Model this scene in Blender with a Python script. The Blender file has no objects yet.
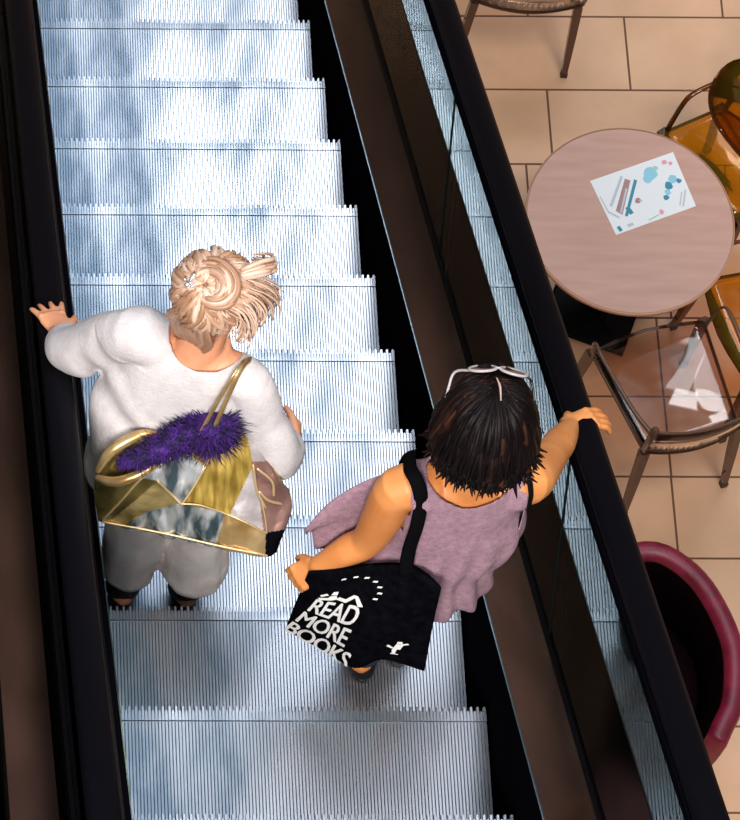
import bpy, bmesh, math, random
from mathutils import Vector, Matrix, noise
random.seed(7)
S = bpy.context.scene
COL = S.collection
rad = math.radians
V = Vector
# ------------------------------------------------------------------ camera
CP = V((-1.351, -5.641, 11.358)); YAW, PIT, ROL = rad(2.89), rad(65.54), rad(2.89)
FPX, PX, PY = 3921.0, -113.0, 410.0
F = V((math.sin(YAW)*math.cos(PIT), math.cos(YAW)*math.cos(PIT), -math.sin(PIT)))
R0 = V((math.cos(YAW), -math.sin(YAW), 0)); U0 = R0.cross(F)
R = R0*math.cos(ROL) + U0*math.sin(ROL); U = -R0*math.sin(ROL) + U0*math.cos(ROL)
cam = bpy.data.cameras.new('camera'); co = bpy.data.objects.new('camera', cam); COL.objects.link(co)
m = Matrix((R, U, -F)).transposed().to_4x4(); m.translation = CP; co.matrix_world = m
cam.lens = 36*FPX/820; cam.sensor_width = 36; cam.shift_x = (370-PX)/820; cam.shift_y = 0
cam.clip_end = 200; S.camera = co
def P(x, y, z):
    d = F + R*((x-PX)/FPX) - U*((y-PY)/FPX)
    return CP + d*((z-CP.z)/d.z)
TAN = math.tan(rad(35)); SN = V((0, math.sin(rad(35)), math.cos(rad(35)))); SD = V((0, math.cos(rad(35)), -math.sin(rad(35))))
FLOOR = -2.49
# ------------------------------------------------------------------ materials
def mat(name, col=(.5,.5,.5), rough=.5, metal=0, **kw):
    m = bpy.data.materials.new(name); m.use_nodes = True
    b = m.node_tree.nodes['Principled BSDF']
    b.inputs['Base Color'].default_value = (*col, 1); b.inputs['Roughness'].default_value = rough
    b.inputs['Metallic'].default_value = metal
    for k, v in kw.items(): b.inputs[k].default_value = v
    return m
def noisy(m, c1, c2, scale=8, stretch=(1,1,1), detail=6, bump=0, lo=.35, hi=.65, bscale=None, rr=None):
    nt = m.node_tree; n = nt.nodes; l = nt.links; b = n['Principled BSDF']
    tc = n.new('ShaderNodeTexCoord'); mp = n.new('ShaderNodeMapping'); mp.inputs['Scale'].default_value = stretch
    l.new(tc.outputs['Object'], mp.inputs['Vector'])
    t = n.new('ShaderNodeTexNoise'); t.inputs['Scale'].default_value = scale; t.inputs['Detail'].default_value = detail
    l.new(mp.outputs[0], t.inputs['Vector'])
    r = n.new('ShaderNodeValToRGB'); r.color_ramp.elements[0].position = lo; r.color_ramp.elements[1].position = hi
    r.color_ramp.elements[0].color = (*c1, 1); r.color_ramp.elements[1].color = (*c2, 1)
    l.new(t.outputs['Fac'], r.inputs['Fac']); l.new(r.outputs['Color'], b.inputs['Base Color'])
    if rr:
        q = n.new('ShaderNodeMapRange'); q.inputs['From Min'].default_value = lo; q.inputs['From Max'].default_value = hi
        q.inputs['To Min'].default_value, q.inputs['To Max'].default_value = rr
        l.new(t.outputs['Fac'], q.inputs['Value']); l.new(q.outputs[0], b.inputs['Roughness'])
    if bump:
        t2 = n.new('ShaderNodeTexNoise'); t2.inputs['Scale'].default_value = bscale or scale*4; l.new(mp.outputs[0], t2.inputs['Vector'])
        bp = n.new('ShaderNodeBump'); bp.inputs['Strength'].default_value = bump; bp.inputs['Distance'].default_value = .01
        l.new(t2.outputs['Fac'], bp.inputs['Height']); l.new(bp.outputs[0], b.inputs['Normal'])
    return m
def clear(name, tint, refl=(1,1,1), rough=.05, ior=1.5, dens=0.):
    m = bpy.data.materials.new(name); m.use_nodes = True; n = m.node_tree.nodes; l = m.node_tree.links
    n.clear(); o = n.new('ShaderNodeOutputMaterial'); mx = n.new('ShaderNodeMixShader'); f = n.new('ShaderNodeFresnel')
    f.inputs['IOR'].default_value = ior
    t = n.new('ShaderNodeBsdfTransparent'); t.inputs['Color'].default_value = (*tint, 1)
    g = n.new('ShaderNodeBsdfGlossy'); g.inputs['Roughness'].default_value = rough; g.inputs['Color'].default_value = (*refl, 1)
    base = t
    if dens:
        d = n.new('ShaderNodeBsdfDiffuse'); d.inputs['Color'].default_value = (*[c*.8 for c in tint], 1)
        m2 = n.new('ShaderNodeMixShader'); m2.inputs[0].default_value = dens
        l.new(t.outputs[0], m2.inputs[1]); l.new(d.outputs[0], m2.inputs[2]); base = m2
    l.new(f.outputs[0], mx.inputs[0]); l.new(base.outputs[0], mx.inputs[1]); l.new(g.outputs[0], mx.inputs[2]); l.new(mx.outputs[0], o.inputs[0])
    return m
M = {}
M['alu'] = noisy(mat('ribbed_aluminium', rough=.4, metal=.95), (.145,.20,.265), (.54,.555,.61), 3.4, (1,.45,.2), 6, lo=.38, hi=.60, rr=(.40,.24))  # mottling paints blurred overhead reflections into the metal colour, along with wear
M['alu_dark'] = mat('groove_metal', (.20,.26,.33), .55, .6)
M['skirt'] = mat('black_skirt_panel', (.003,.003,.005), .5, **{'Specular IOR Level': 0})
M['bronze'] = noisy(mat('bronze_metal', rough=.2, metal=1), (.20,.145,.125), (.30,.22,.19), 9, (1,.25,.25), 4)
M['rubber'] = mat('black_rubber', (.003,.003,.005), .45, **{'Specular IOR Level': .03})
M['black'] = mat('black_cladding', (.004,.003,.003), .45, **{'Specular IOR Level': .2})
M['blackgloss'] = mat('black_gasket', (.003,.003,.005), .5, **{'Specular IOR Level': .1})
M['edge'] = mat('polished_edge', (.35,.55,.62), .25, 1)
M['glass'] = clear('balustrade_glass', (.80,.88,.86), (.86,.98,.96), 0.0, 1.85)
M['joint'] = mat('glass_joint', (.006,.009,.009), .6, **{'Specular IOR Level': 0})
M['tile'] = noisy(mat('beige_floor_tile', rough=.42), (.64,.37,.21), (.77,.46,.275), 3.2, (1,1,1), 8, bump=.05, lo=.3, hi=.7)
M['grout'] = mat('brown_grout', (.16,.075,.045), .8)
M['wood'] = noisy(mat('pink_wood_laminate', rough=.5), (.52,.29,.225), (.60,.35,.275), 4, (1,7,1), 5, lo=.3, hi=.7)
M['woodedge'] = mat('table_edge_band', (.62,.33,.20), .5)
M['basemetal'] = mat('black_iron', (.004,.004,.005), .5, **{'Specular IOR Level': .1})
M['paper'] = mat('white_paper', (.86,.88,.90), .6)
M['pblue'] = mat('print_sky_blue', (.30,.62,.78), .6); M['pteal'] = mat('print_teal', (.04,.27,.38), .6)
M['ppink'] = mat('print_pink', (.80,.35,.42), .6); M['pgreen'] = mat('print_green', (.35,.68,.55), .6)
M['pbrown'] = mat('print_brown', (.42,.24,.22), .6); M['pgrey'] = mat('print_grey', (.55,.58,.66), .6)
M['smoke'] = clear('smoky_clear_plastic', (.88,.79,.74), (1,1,1), .04, 1.6)
M['smokerim'] = clear('smoky_thick_plastic', (.30,.16,.10), (1,1,1), .08, 1.35, .55)
M['amber'] = clear('amber_plastic', (.92,.56,.05), (1,.9,.7), .05, 1.55, .12)
M['amberrim'] = clear('amber_thick_plastic', (.42,.16,.02), (1,.8,.6), .05, 1.55, .12)
M['foot'] = mat('dark_foot_cap', (.03,.02,.02), .5)
M['velvet'] = noisy(mat('crimson_leather', rough=.42), (.15,.004,.02), (.25,.012,.04), 14, (1,1,1), 4, bump=.12, bscale=90)
M['velvetin'] = noisy(mat('painted_interior_shade', rough=.8, **{'Specular IOR Level': .05}), (.004,.001,.002), (.008,.001,.003), 10)  # shade inside the tub chair, painted near-black
M['skin1'] = noisy(mat('fair_skin', rough=.5, **{'Subsurface Weight': .08}), (.70,.28,.15), (.80,.37,.21), 9, detail=3)
M['skin2'] = noisy(mat('tanned_skin', rough=.48, **{'Subsurface Weight': .08}), (.60,.205,.055), (.70,.28,.09), 9, detail=3)
M['white_cotton'] = noisy(mat('white_cotton', rough=.9), (.58,.54,.555), (.65,.61,.625), 30, bump=.25, bscale=160)
M['white_linen'] = noisy(mat('white_linen', rough=.9), (.92,.78,.73), (.96,.90,.87), 14, bump=.3, bscale=60)
M['lilac'] = noisy(mat('mauve_knit', rough=.95), (.27,.155,.205), (.36,.215,.27), 60, bump=.5, bscale=220)
M['navy'] = mat('dark_blue_jeans', (.015,.02,.04), .85)
M['canvas'] = noisy(mat('black_canvas', rough=.9, **{'Specular IOR Level': 0}), (.002,.002,.003), (.004,.004,.006), 40, bump=.2, bscale=200)
M['strapblack'] = mat('black_webbing', (.003,.003,.004), .8, **{'Specular IOR Level': .02})
M['print'] = mat('white_print', (.82,.80,.80), .7)
M['shoe'] = mat('black_shoe_leather', (.01,.01,.012), .5)
M['gold'] = noisy(mat('gold_foil_leather', rough=.3, metal=.7), (.50,.30,.10), (.85,.60,.30), 12, bump=.35, bscale=14)
M['olive'] = noisy(mat('olive_gold_leather', rough=.28, metal=.85), (.14,.11,.03), (.55,.42,.14), 9, bump=.5, bscale=12)
M['silver'] = noisy(mat('silver_foil_leather', rough=.27, metal=.72), (.12,.18,.21), (.92,.95,.97), 11, (2,1,.5), 3, bump=.8, bscale=13, lo=.42, hi=.56)
M['pewter'] = noisy(mat('pewter_leather', rough=.45, metal=.5), (.45,.41,.42), (.60,.55,.56), 9, bump=.4, bscale=20)
M['rose'] = noisy(mat('rose_bronze_leather', rough=.4, metal=.6), (.28,.15,.13), (.42,.24,.21), 12, bump=.5, bscale=20)
M['mesh'] = noisy(mat('ochre_pleats', rough=.45, metal=.5), (.24,.15,.02), (.55,.38,.08), 60, (1,.25,.12), 2)
M['gold2'] = noisy(mat('streaked_gold_leather', rough=.30, metal=.65), (.16,.11,.03), (.95,.72,.30), 10, (.6,1.6,1), bump=.5, bscale=14)
M['piping'] = mat('pale_gold_piping', (.75,.55,.30), .35, .6)
M['purple'] = noisy(mat('purple_fluff', rough=.8), (.010,.001,.045), (.06,.009,.20), 40, lo=.4, hi=.62)
M['crystal'] = mat('crystal_clip', (.9,.9,.95), .15, .8)
M['eyeglass'] = mat('dark_lens', (.01,.01,.012), .08)
M['frame_white'] = mat('pale_sunglass_frame', (.40,.36,.38), .15)
M['scalp'] = mat('scalp', (.45,.30,.28), .5)
M['tag'] = mat('bra_strap', (.004,.004,.005), .7, **{'Specular IOR Level': .05})
def hairmat(name, c1, c2, c3, rough=.4):
    m = mat(name, c1, rough); nt = m.node_tree; n = nt.nodes; l = nt.links
    tc = n.new('ShaderNodeTexCoord'); t = n.new('ShaderNodeTexNoise'); t.inputs['Scale'].default_value = 28; t.inputs['Detail'].default_value = 3
    l.new(tc.outputs['Object'], t.inputs['Vector'])
    at = n.new('ShaderNodeAttribute'); at.attribute_name = 'tone'
    ad = n.new('ShaderNodeMath'); ad.operation = 'MULTIPLY_ADD'; ad.inputs[1].default_value = .5
    l.new(t.outputs['Fac'], ad.inputs[0]); l.new(at.outputs['Fac'], ad.inputs[2])
    r = n.new('ShaderNodeValToRGB'); e = r.color_ramp.elements
    e[0].position = .25; e[0].color = (*c1, 1); e[1].position = 1.0; e[1].color = (*c3, 1); k = e.new(.6); k.color = (*c2, 1)
    l.new(ad.outputs[0], r.inputs['Fac']); l.new(r.outputs['Color'], n['Principled BSDF'].inputs['Base Color'])
    return m
M['blonde'] = hairmat('blonde_hair', (.36,.19,.11), (.60,.39,.28), (.70,.53,.43))
M['dark'] = hairmat('dark_brown_hair', (.003,.0015,.002), (.006,.003,.003), (.05,.018,.010), .5)
M['dark'].node_tree.nodes['Principled BSDF'].inputs['Specular IOR Level'].default_value = .14
# ------------------------------------------------------------------ object helpers
def tag(o, label=None, cat=None, group=None, kind=None):
    if label: o['label'] = label
    if cat: o['category'] = cat
    if group: o['group'] = group
    if kind: o['kind'] = kind
    return o
def thing(name, label, cat, loc=(0,0,0), group=None):
    o = bpy.data.objects.new(name, None); COL.objects.link(o); o.location = loc; o.empty_display_size = .1
    return tag(o, label, cat, group)
def origin(par):
    v = V((0,0,0))
    while par is not None: v += par.location; par = par.parent
    return v
def put(name, vs, fs, ms, parent=None, smooth=True, local=False, fm=None, loc=None):
    """mesh object out of world coordinates (or local ones with local=True)"""
    o0 = V((0,0,0)) if local else origin(parent)
    if loc is not None: o0 = V(loc)
    me = bpy.data.meshes.new(name); me.from_pydata([tuple(V(v)-o0) for v in vs], [], fs)
    if not isinstance(ms, (list, tuple)): ms = [ms]
    for k in ms: me.materials.append(k)
    if fm:
        for p, i in zip(me.polygons, fm): p.material_index = i
    if smooth:
        for p in me.polygons: p.use_smooth = True
    me.validate(); me.update()
    bm = bmesh.new(); bm.from_mesh(me); bmesh.ops.recalc_face_normals(bm, faces=bm.faces); bm.to_mesh(me); bm.free()
    o = bpy.data.objects.new(name, me); COL.objects.link(o); o.parent = parent
    if loc is not None: o.location = loc
    return o
def fixn(o):
    bm = bmesh.new(); bm.from_mesh(o.data); bmesh.ops.recalc_face_normals(bm, faces=bm.faces); bm.to_mesh(o.data); bm.free(); return o
class G:
    def __init__(s): s.v = []; s.f = []; s.m = []
    def add(s, vf, mi=0):
        b = len(s.v); s.v += [V(x) for x in vf[0]]; s.f += [tuple(b+i for i in q) for q in vf[1]]; s.m += [mi]*len(vf[1]); return s
    def put(s, name, ms, parent=None, **k): return put(name, s.v, s.f, ms, parent, fm=s.m, **k)
BF = [(0,3,2,1),(4,5,6,7),(0,1,5,4),(1,2,6,5),(2,3,7,6),(3,0,4,7)]
def box(a, b):
    x0,y0,z0 = a; x1,y1,z1 = b
    return ([(x0,y0,z0),(x1,y0,z0),(x1,y1,z0),(x0,y1,z0),(x0,y0,z1),(x1,y0,z1),(x1,y1,z1),(x0,y1,z1)], BF)
def hexa(p): return (p, BF)
def cr(pts, n):
    """Catmull-Rom through points (vectors or numbers tuples)"""
    pts = [V(p) for p in pts]
    if len(pts) < 3: return [pts[0].lerp(pts[-1], i/n) for i in range(n+1)]
    q = [pts[0]*2-pts[1]] + pts + [pts[-1]*2-pts[-2]]; out = []
    for i in range(1, len(q)-2):
        a,b,c,d = q[i-1:i+3]
        for k in range(n):
            t = k/n; out.append(.5*((2*b)+(c-a)*t+(2*a-5*b+4*c-d)*t*t+(3*b-a-3*c+d)*t**3))
    out.append(pts[-1]); return out
def crs(vals, n): return [v.x for v in cr([V((a,0,0)) for a in vals], n)]
def loft(rings, cap=True):
    n = len(rings[0]); v = []; f = []
    for r in rings: v += [V(p) for p in r]
    for i in range(len(rings)-1):
        for j in range(n): f.append((i*n+j, i*n+(j+1)%n, (i+1)*n+(j+1)%n, (i+1)*n+j))
    if cap:
        f.append(tuple(reversed(range(n)))); f.append(tuple(range((len(rings)-1)*n, len(rings)*n)))
    return (v, f)
def tube(pts, rs, seg=12, n=4, flat=1, ref=None, rnd=True, cap=True):
    """smooth tapered tube with rounded ends; flat squashes along the second axis"""
    if not isinstance(rs, (list, tuple)): rs = [rs]*len(pts)
    p = cr(pts, n); r = crs(rs, n) if len(pts) > 2 else [rs[0]+(rs[-1]-rs[0])*i/n for i in range(n+1)]
    ref = V(ref) if ref is not None else None
    if ref is None:
        t0 = (p[-1]-p[0]).normalized() if (p[-1]-p[0]).length > 1e-6 else V((0,0,1))
        ref = V((0,0,1)) if abs(t0.z) < .8 else V((0,1,0))
    rings = []; A = None
    L = len(p)
    for i in range(L):
        t = (p[min(i+1,L-1)]-p[max(i-1,0)]).normalized()
        a = t.cross(ref) if A is None else A - t*A.dot(t)
        if a.length < 1e-5: a = t.orthogonal()
        a.normalize(); A = a; b = t.cross(a)
        def ring(c, k): return [c + a*(math.cos(w)*k) + b*(math.sin(w)*k*flat) for w in [2*math.pi*j/seg for j in range(seg)]]
        if i == 0 and rnd:
            rings.append(ring(p[0]-t*r[0]*.95, r[0]*.25)); rings.append(ring(p[0]-t*r[0]*.6, r[0]*.78))
        rings.append(ring(p[i], max(r[i],1e-4)))
        if i == L-1 and rnd:
            rings.append(ring(p[i]+t*r[i]*.6, r[i]*.78)); rings.append(ring(p[i]+t*r[i]*.95, r[i]*.25))
    return loft(rings, cap)
def ellring(c, rt, fw, rx, ry, seg=32, pw=1.0, tilt=0):
    out = []
    for j in range(seg):
        a = 2*math.pi*j/seg; ca, sa = math.cos(a), math.sin(a)
        x = math.copysign(abs(ca)**pw, ca)*rx; y = math.copysign(abs(sa)**pw, sa)*ry
        out.append(V(c)+rt*x+fw*y+V((0,0,tilt*y)))
    return out
def ball(c, rx, ry=None, rz=None, axes=None, seg=16, rg=10):
    ry = ry or rx; rz = rz or rx; X, Y, Z = axes or (V((1,0,0)), V((0,1,0)), V((0,0,1)))
    rings = []
    for i in range(1, rg):
        a = math.pi*i/rg - math.pi/2
        rings.append([V(c)+X*(math.cos(w)*math.cos(a)*rx)+Y*(math.sin(w)*math.cos(a)*ry)+Z*(math.sin(a)*rz) for w in [2*math.pi*j/seg for j in range(seg)]])
    return loft(rings)
def fuse(name, parts, voxel, ms, parent, smooth=6, cut=None, wrinkle=None, solid=0, label=None):
    """one continuous skin over overlapping volumes"""
    g = G()
    for p in parts: g.add(p)
    me = bpy.data.meshes.new('t'); me.from_pydata([tuple(v) for v in g.v], [], g.f)
    bm = bmesh.new(); bm.from_mesh(me); bmesh.ops.recalc_face_normals(bm, faces=bm.faces); bm.to_mesh(me); bm.free()
    t = bpy.data.objects.new('t', me); COL.objects.link(t)
    k = t.modifiers.new('r', 'REMESH'); k.mode = 'VOXEL'; k.voxel_size = voxel
    if smooth: k2 = t.modifiers.new('s', 'SMOOTH'); k2.iterations = smooth; k2.factor = .5
    dg = bpy.context.evaluated_depsgraph_get(); dg.update(); ev = t.evaluated_get(dg)
    nm = bpy.data.meshes.new_from_object(ev); bpy.data.objects.remove(t)
    bm = bmesh.new(); bm.from_mesh(nm)
    if wrinkle:
        bm.normal_update()
        for v in bm.verts: v.co += v.normal*wrinkle(v.co, v.normal)
    if cut:
        dead = [f for f in bm.faces if cut(f.calc_center_median(), f.normal)]
        bmesh.ops.delete(bm, geom=dead, context='FACES')
        for _ in range(2):
            bv = [v for v in bm.verts if v.is_boundary]; new = []
            for v in bv:
                nb = [e.other_vert(v) for e in v.link_edges if e.is_boundary]
                if len(nb) == 2: new.append((v, v.co*.4+(nb[0].co+nb[1].co)*.3))
            for v, c in new: v.co = c
    o0 = origin(parent)
    for v in bm.verts: v.co -= o0
    bm.to_mesh(nm); bm.free()
    nm.name = name; nm.materials.clear(); nm.materials.append(ms)
    for p in nm.polygons: p.use_smooth = True
    o = bpy.data.objects.new(name, nm); COL.objects.link(o); o.parent = parent
    if solid: sm = o.modifiers.new('thick', 'SOLIDIFY'); sm.thickness = solid; sm.offset = -1
    if label: o['label'] = label
    return o
def nz(p, s, seed=0): return noise.noise(V(p)*s+V((seed,seed*1.7,seed*.3)))
# ================================================================== SETTING: floor
g = G(); T_D, T_W = .341, .80
g.add(box((-3.2,-8,FLOOR-.2), (9,9,FLOOR-.003)), 1)
known = {-1: 2.391, 0: 1.984, 1: 1.643, 2: 1.534, 4: 1.999, 6: 1.998}
Y0 = 2.428
for r in range(-18, 28):
    ya, yb = Y0-r*T_D, Y0-(r+1)*T_D
    off = known.get(r, (r*.37+.15) % T_W + .0)
    x = off - math.ceil((off+3.2)/T_W)*T_W
    while x < 9:
        a, b = max(x, -3.2)+.003, min(x+T_W, 9)-.003; gg = .003
        if b-a > .02:
            z = FLOOR; c = .0015
            g.add(([(a,yb+gg,z-.01),(b,yb+gg,z-.01),(b,ya-gg,z-.01),(a,ya-gg,z-.01),(a+c,yb+gg+c,z),(b-c,yb+gg+c,z),(b-c,ya-gg-c,z),(a+c,ya-gg-c,z)], BF[1:]), 0)
        x += T_W
o = g.put('floor', [M['tile'], M['grout']], smooth=False); tag(o, 'beige rectangular floor tiles with thin brown grout', None, kind='structure')
# ================================================================== ESCALATOR
YA, YB = 3.35, -3.9
esc = thing('escalator', 'moving escalator with ribbed metal steps, glass sides and black handrails', 'escalator', (0, 0, 0))
def hz(y, h): return -y*TAN + h
def strip(xa, ha, xb, hb, th=.012, ya=YA, yb=YB):
    """flat bar running along the slope from (xa,ha) to (xb,hb) in section"""
    d = V((xb-xa, 0, hb-ha)); nn = V((-d.z, 0, d.x)).normalized()
    if nn.z < 0: nn = -nn
    def q(x, h, y): return V((x, y, hz(y, h)))
    o_ = nn*th
    return hexa([q(xa,ha,yb)-o_, q(xb,hb,yb)-o_, q(xb,hb,ya)-o_, q(xa,ha,ya)-o_, q(xa,ha,yb), q(xb,hb,yb), q(xb,hb,ya), q(xa,ha,ya)])
def block(xa, xb, ha, hb, ya=YA, yb=YB):
    return hexa([(xa,yb,hz(yb,ha)),(xb,yb,hz(yb,ha)),(xb,ya,hz(ya,ha)),(xa,ya,hz(ya,ha)),(xa,yb,hz(yb,hb)),(xb,yb,hz(yb,hb)),(xb,ya,hz(ya,hb)),(xa,ya,hz(ya,hb))])
# one step, local origin at the far (lower) edge of its tread
RISE = .4*TAN
def step_mesh():
    g = G(); n = 109; w = .99/n
    g.add(box((-.495,-.405,-.05), (.495,-.004,-.010)), 1)
    for i in range(n):
        xa = -.495+i*w; a, b = xa+w*.16, xa+w*.84
        yn = .012 if i % 2 == 0 else 0
        g.add(box((a,-.400,-.012), (b,-.036,0)), 0)
        # front band of the tread with comb-like tips
        g.add(([(a-.0008,-.0325,-.012),(b+.0008,-.0325,-.012),(b,-.002+yn,-.014),(a,-.002+yn,-.014),(a-.0008,-.0325,.001),(b+.0008,-.0325,.001),(b-.0006,-.004+yn,0),(a+.0006,-.004+yn,0)], BF), 0)
        if i % 2 == 0: g.add(box((a,-.008,-.24), (b,-.001,-.012)), 0)
    g.add(box((-.495,-.0325,-.014), (.495,-.006,-.0065)), 1)
    g.add(box((-.495,-.05,-.26), (.495,-.008,-.03)), 1)
    for s in (-1, 1): g.add(box((min(s*.495,s*.480),-.40,-.20), (max(s*.495,s*.480),-.05,-.03)), 1)
    # seams between the die-cast tread panels
    for x in (-.33,-.165,.0,.165,.33): g.add(box((x-.0012,-.40,-.006), (x+.0012,-.036,-.0002)), 1)
    return g
sg = step_mesh(); step0 = None
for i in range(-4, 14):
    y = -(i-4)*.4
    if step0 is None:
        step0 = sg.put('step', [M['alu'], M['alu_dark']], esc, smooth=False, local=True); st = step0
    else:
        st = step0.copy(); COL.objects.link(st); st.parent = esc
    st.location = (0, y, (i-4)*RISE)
for s, XD, XS in ((-1, .662, .528), (1, .636, .508)):
    g = G(); g.add(block(min(s*XS,s*(XS+.015)), max(s*XS,s*(XS+.015)), -.32, .25)); g.put('skirt_panel', M['skirt'], esc, smooth=False)
    g = G(); g.add(strip(s*XS, .250, s*XD, .268)); o = g.put('inner_deck', M['bronze'] if s > 0 else M['skirt'], esc, smooth=False)  # left deck is the same metal; its dark reflection is painted as black
    if s < 0: g = G(); g.add(strip(-.560, .257, -.546, .2555)); g.put('deck_trim', M['black'], esc, smooth=False)
    g = G(); g.add(block(min(s*(XS-.002),s*(XS+.0015)), max(s*(XS-.002),s*(XS+.0015)), .243, .2535)); o = g.put('deck_edge_trim', M['edge'], esc, smooth=False); o['label'] = 'thin bright metal edge line'
    g = G(); GX = .645 if s > 0 else .664
    g.add(block(min(s*XD,s*(GX-.0005)), max(s*XD,s*(GX-.0005)), .2, .285)); g.add(block(min(s*(GX+.0085),s*.684), max(s*(GX+.0085),s*.684), .2, .285)); g.put('glass_gasket', M['blackgloss'], esc, smooth=False)
    # glass panels with upright joints square to the slope
    ys = [YB+.0, -1.03-2.4*.82+.0, -1.03+.0]
    j0 = -1.86 + .19*.0
    cuts = []
    y = -1.858+ .0
    k = y
    while k > YB: k -= 1.75
    while k < YA+.5: cuts.append(k); k += 1.75
    tcut = [YB-.5] + [c for c in cuts if YB < c < YA] + [YA+.5]
    for a, b in zip(tcut[:-1], tcut[1:]):
        def corner(y, h, first):
            yy = y + (h-.27)*math.sin(rad(35))*math.cos(rad(35))
            yy = min(max(yy, YB), YA)
            return yy, hz(yy, h)
        gp = .0022
        vs = []
        for x in (s*GX, s*(GX+.008)):
            for (yy, h) in ((a+gp,.27),(b-gp,.27),(b-gp,.985),(a+gp,.985)):
                q = corner(yy, h, 0); vs.append((x, q[0], q[1]))
        put('glass_panel', vs, [(0,1,2,3),(7,6,5,4),(0,4,5,1),(1,5,6,2),(2,6,7,3),(3,7,4,0)], M['glass'], esc, smooth=False)
        if b < YA:
            q0 = corner(b,.27,0); q1 = corner(b,.985,0)
            put('glass_joint', tube([(s*(GX+.001),q0[0],q0[1]),(s*(GX+.001),q1[0],q1[1])], .0045, seg=6, rnd=False)[0], tube([(0,0,0),(0,0,1)], .003, seg=6, rnd=False)[1], M['joint'], esc)
    # handrail: C-shaped belt over a guide
    cx = .689 if s > 0 else .678
    sec = []
    for (u, w) in [(-.040,.010),(-.041,.020),(-.036,.032),(-.024,.039),(0,.041),(.024,.039),(.036,.032),(.041,.020),(.040,.010),(.034,.003),(.022,.001),(.020,.010),(-.020,.010),(-.022,.001),(-.034,.003)]:
        sec.append((u, w))
    rings = []
    for y in [YB + (YA-YB)*k/6 for k in range(7)]:
        rings.append([V((s*cx, y, hz(y, .985))) + V((u,0,0)) + SN*w for u, w in sec])
    v, f = loft(rings); fixn(put('handrail', v, f, M['rubber'], esc))
    g = G(); g.add(block(s*(GX+.016)-.018, s*(GX+.016)+.018, .955, .992)); g.put('handrail_guide', M['skirt'], esc, smooth=False)
# outer decks
g = G(); g.add(strip(.684,.27,.815,.262)); g.put('outer_deck', M['black'], esc, smooth=False)
g = G(); g.add(strip(-.684,.275,-.676,.275,.02)); g.add(strip(-.834,.262,-.712,.266)); g.put('outer_deck', M['bronze'], esc, smooth=False)
g = G(); g.add(block(-.834,-.822,-.85,.25)); g.add(block(.803,.815,-.85,.25)); g.add(block(-.822,.803,-.86,-.80)); g.put('truss_cladding', M['black'], esc, smooth=False)
# neighbouring dark bulkhead on the far left
g = G(); g.add(block(-2.6,-.86,-.9,.15)); o = g.put('wall_left', M['black'], smooth=False); tag(o, 'black sloping bulkhead left of the escalator', None, kind='structure')
# ================================================================== CAFE TABLE
TC = V((1.757, 1.115, FLOOR)); TZ = FLOOR+.74
tb = thing('cafe_table', 'round pinkish-wood cafe table with a printed sheet on it', 'table', TC)
def disc(c, r, z0, z1, seg=72, bev=.004):
    return loft([[V((c.x+math.cos(w)*q, c.y+math.sin(w)*q, z)) for w in [2*math.pi*j/seg for j in range(seg)]] for q, z in ((r-bev,z0),(r,z0+bev),(r,z1-bev),(r-bev,z1))])
TR = .392
put('tabletop', *disc(TC, TR, TZ-.022, TZ), M['wood'], tb, smooth=False)
v, f = loft([[V((TC.x+math.cos(w)*q, TC.y+math.sin(w)*q, z)) for w in [2*math.pi*j/72 for j in range(72)]] for q, z in ((TR,TZ-.021),(TR+.004,TZ-.019),(TR+.004,TZ-.002),(TR,TZ-.001))], cap=False)
put('edge_band', v, f, M['woodedge'], tb)
v, f = tube([TC+V((0,0,.02)), TC+V((0,0,.715))], .04, seg=24, rnd=False); put('column', v, f, M['basemetal'], tb)
rb = rad(-22); bx, by = V((math.cos(rb), math.sin(rb), 0)), V((-math.sin(rb), math.cos(rb), 0))
bc = TC; hb = .17
def sqr(h, z): return [bc+bx*(a*h)+by*(b*h)+V((0,0,z)) for a, b in ((-1,-1),(1,-1),(1,1),(-1,1))]
put('base_plate', *loft([sqr(hb,0), sqr(hb,.012), sqr(hb-.01,.018), sqr(.06,.03)]), M['basemetal'], tb, smooth=False)
g = G()
for a in (0, 90): 
    d = V((math.cos(rad(a)+rb), math.sin(rad(a)+rb), 0)); nn = V((-d.y, d.x, 0))*.02
    q = TC+V((0,0,.69)); g.add(hexa([q-d*.22-nn, q+d*.22-nn, q+d*.22+nn, q-d*.22+nn]+[p_+V((0,0,.026)) for p_ in (q-d*.22-nn, q+d*.22-nn, q+d*.22+nn, q-d*.22+nn)]))
g.put('top_bracket', M['basemetal'], tb, smooth=False)
# printed sheet
zz = TZ+.0025
c4 = [P(590,181,zz), P(616,235,zz), P(696,206,zz), P(673,152,zz)]   # TL BL BR TR
def pap(s, t, dz=0): return (c4[0]*(1-s)+c4[3]*s)*(1-t) + (c4[1]*(1-s)+c4[2]*s)*t + V((0,0,dz))
sh = thing('paper_placemat', 'white printed paper sheet lying on the round cafe table', 'paper', (c4[0]+c4[1]+c4[2]+c4[3])/4-V((0,0,.002)))
g = G(); g.add(hexa([pap(0,1,-.002),pap(1,1,-.002),pap(1,0,-.002),pap(0,0,-.002),pap(0,1),pap(1,1),pap(1,0),pap(0,0)])); g.put('sheet', M['paper'], sh, smooth=False)
g = G()
PQ = [0]
def pq(pts, mi, dz=.0005):
    PQ[0] += 1; dz += PQ[0]*.00006
    g.add(([pap(s,t,dz) for s,t in pts], [tuple(range(len(pts)))]), mi)
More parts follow.
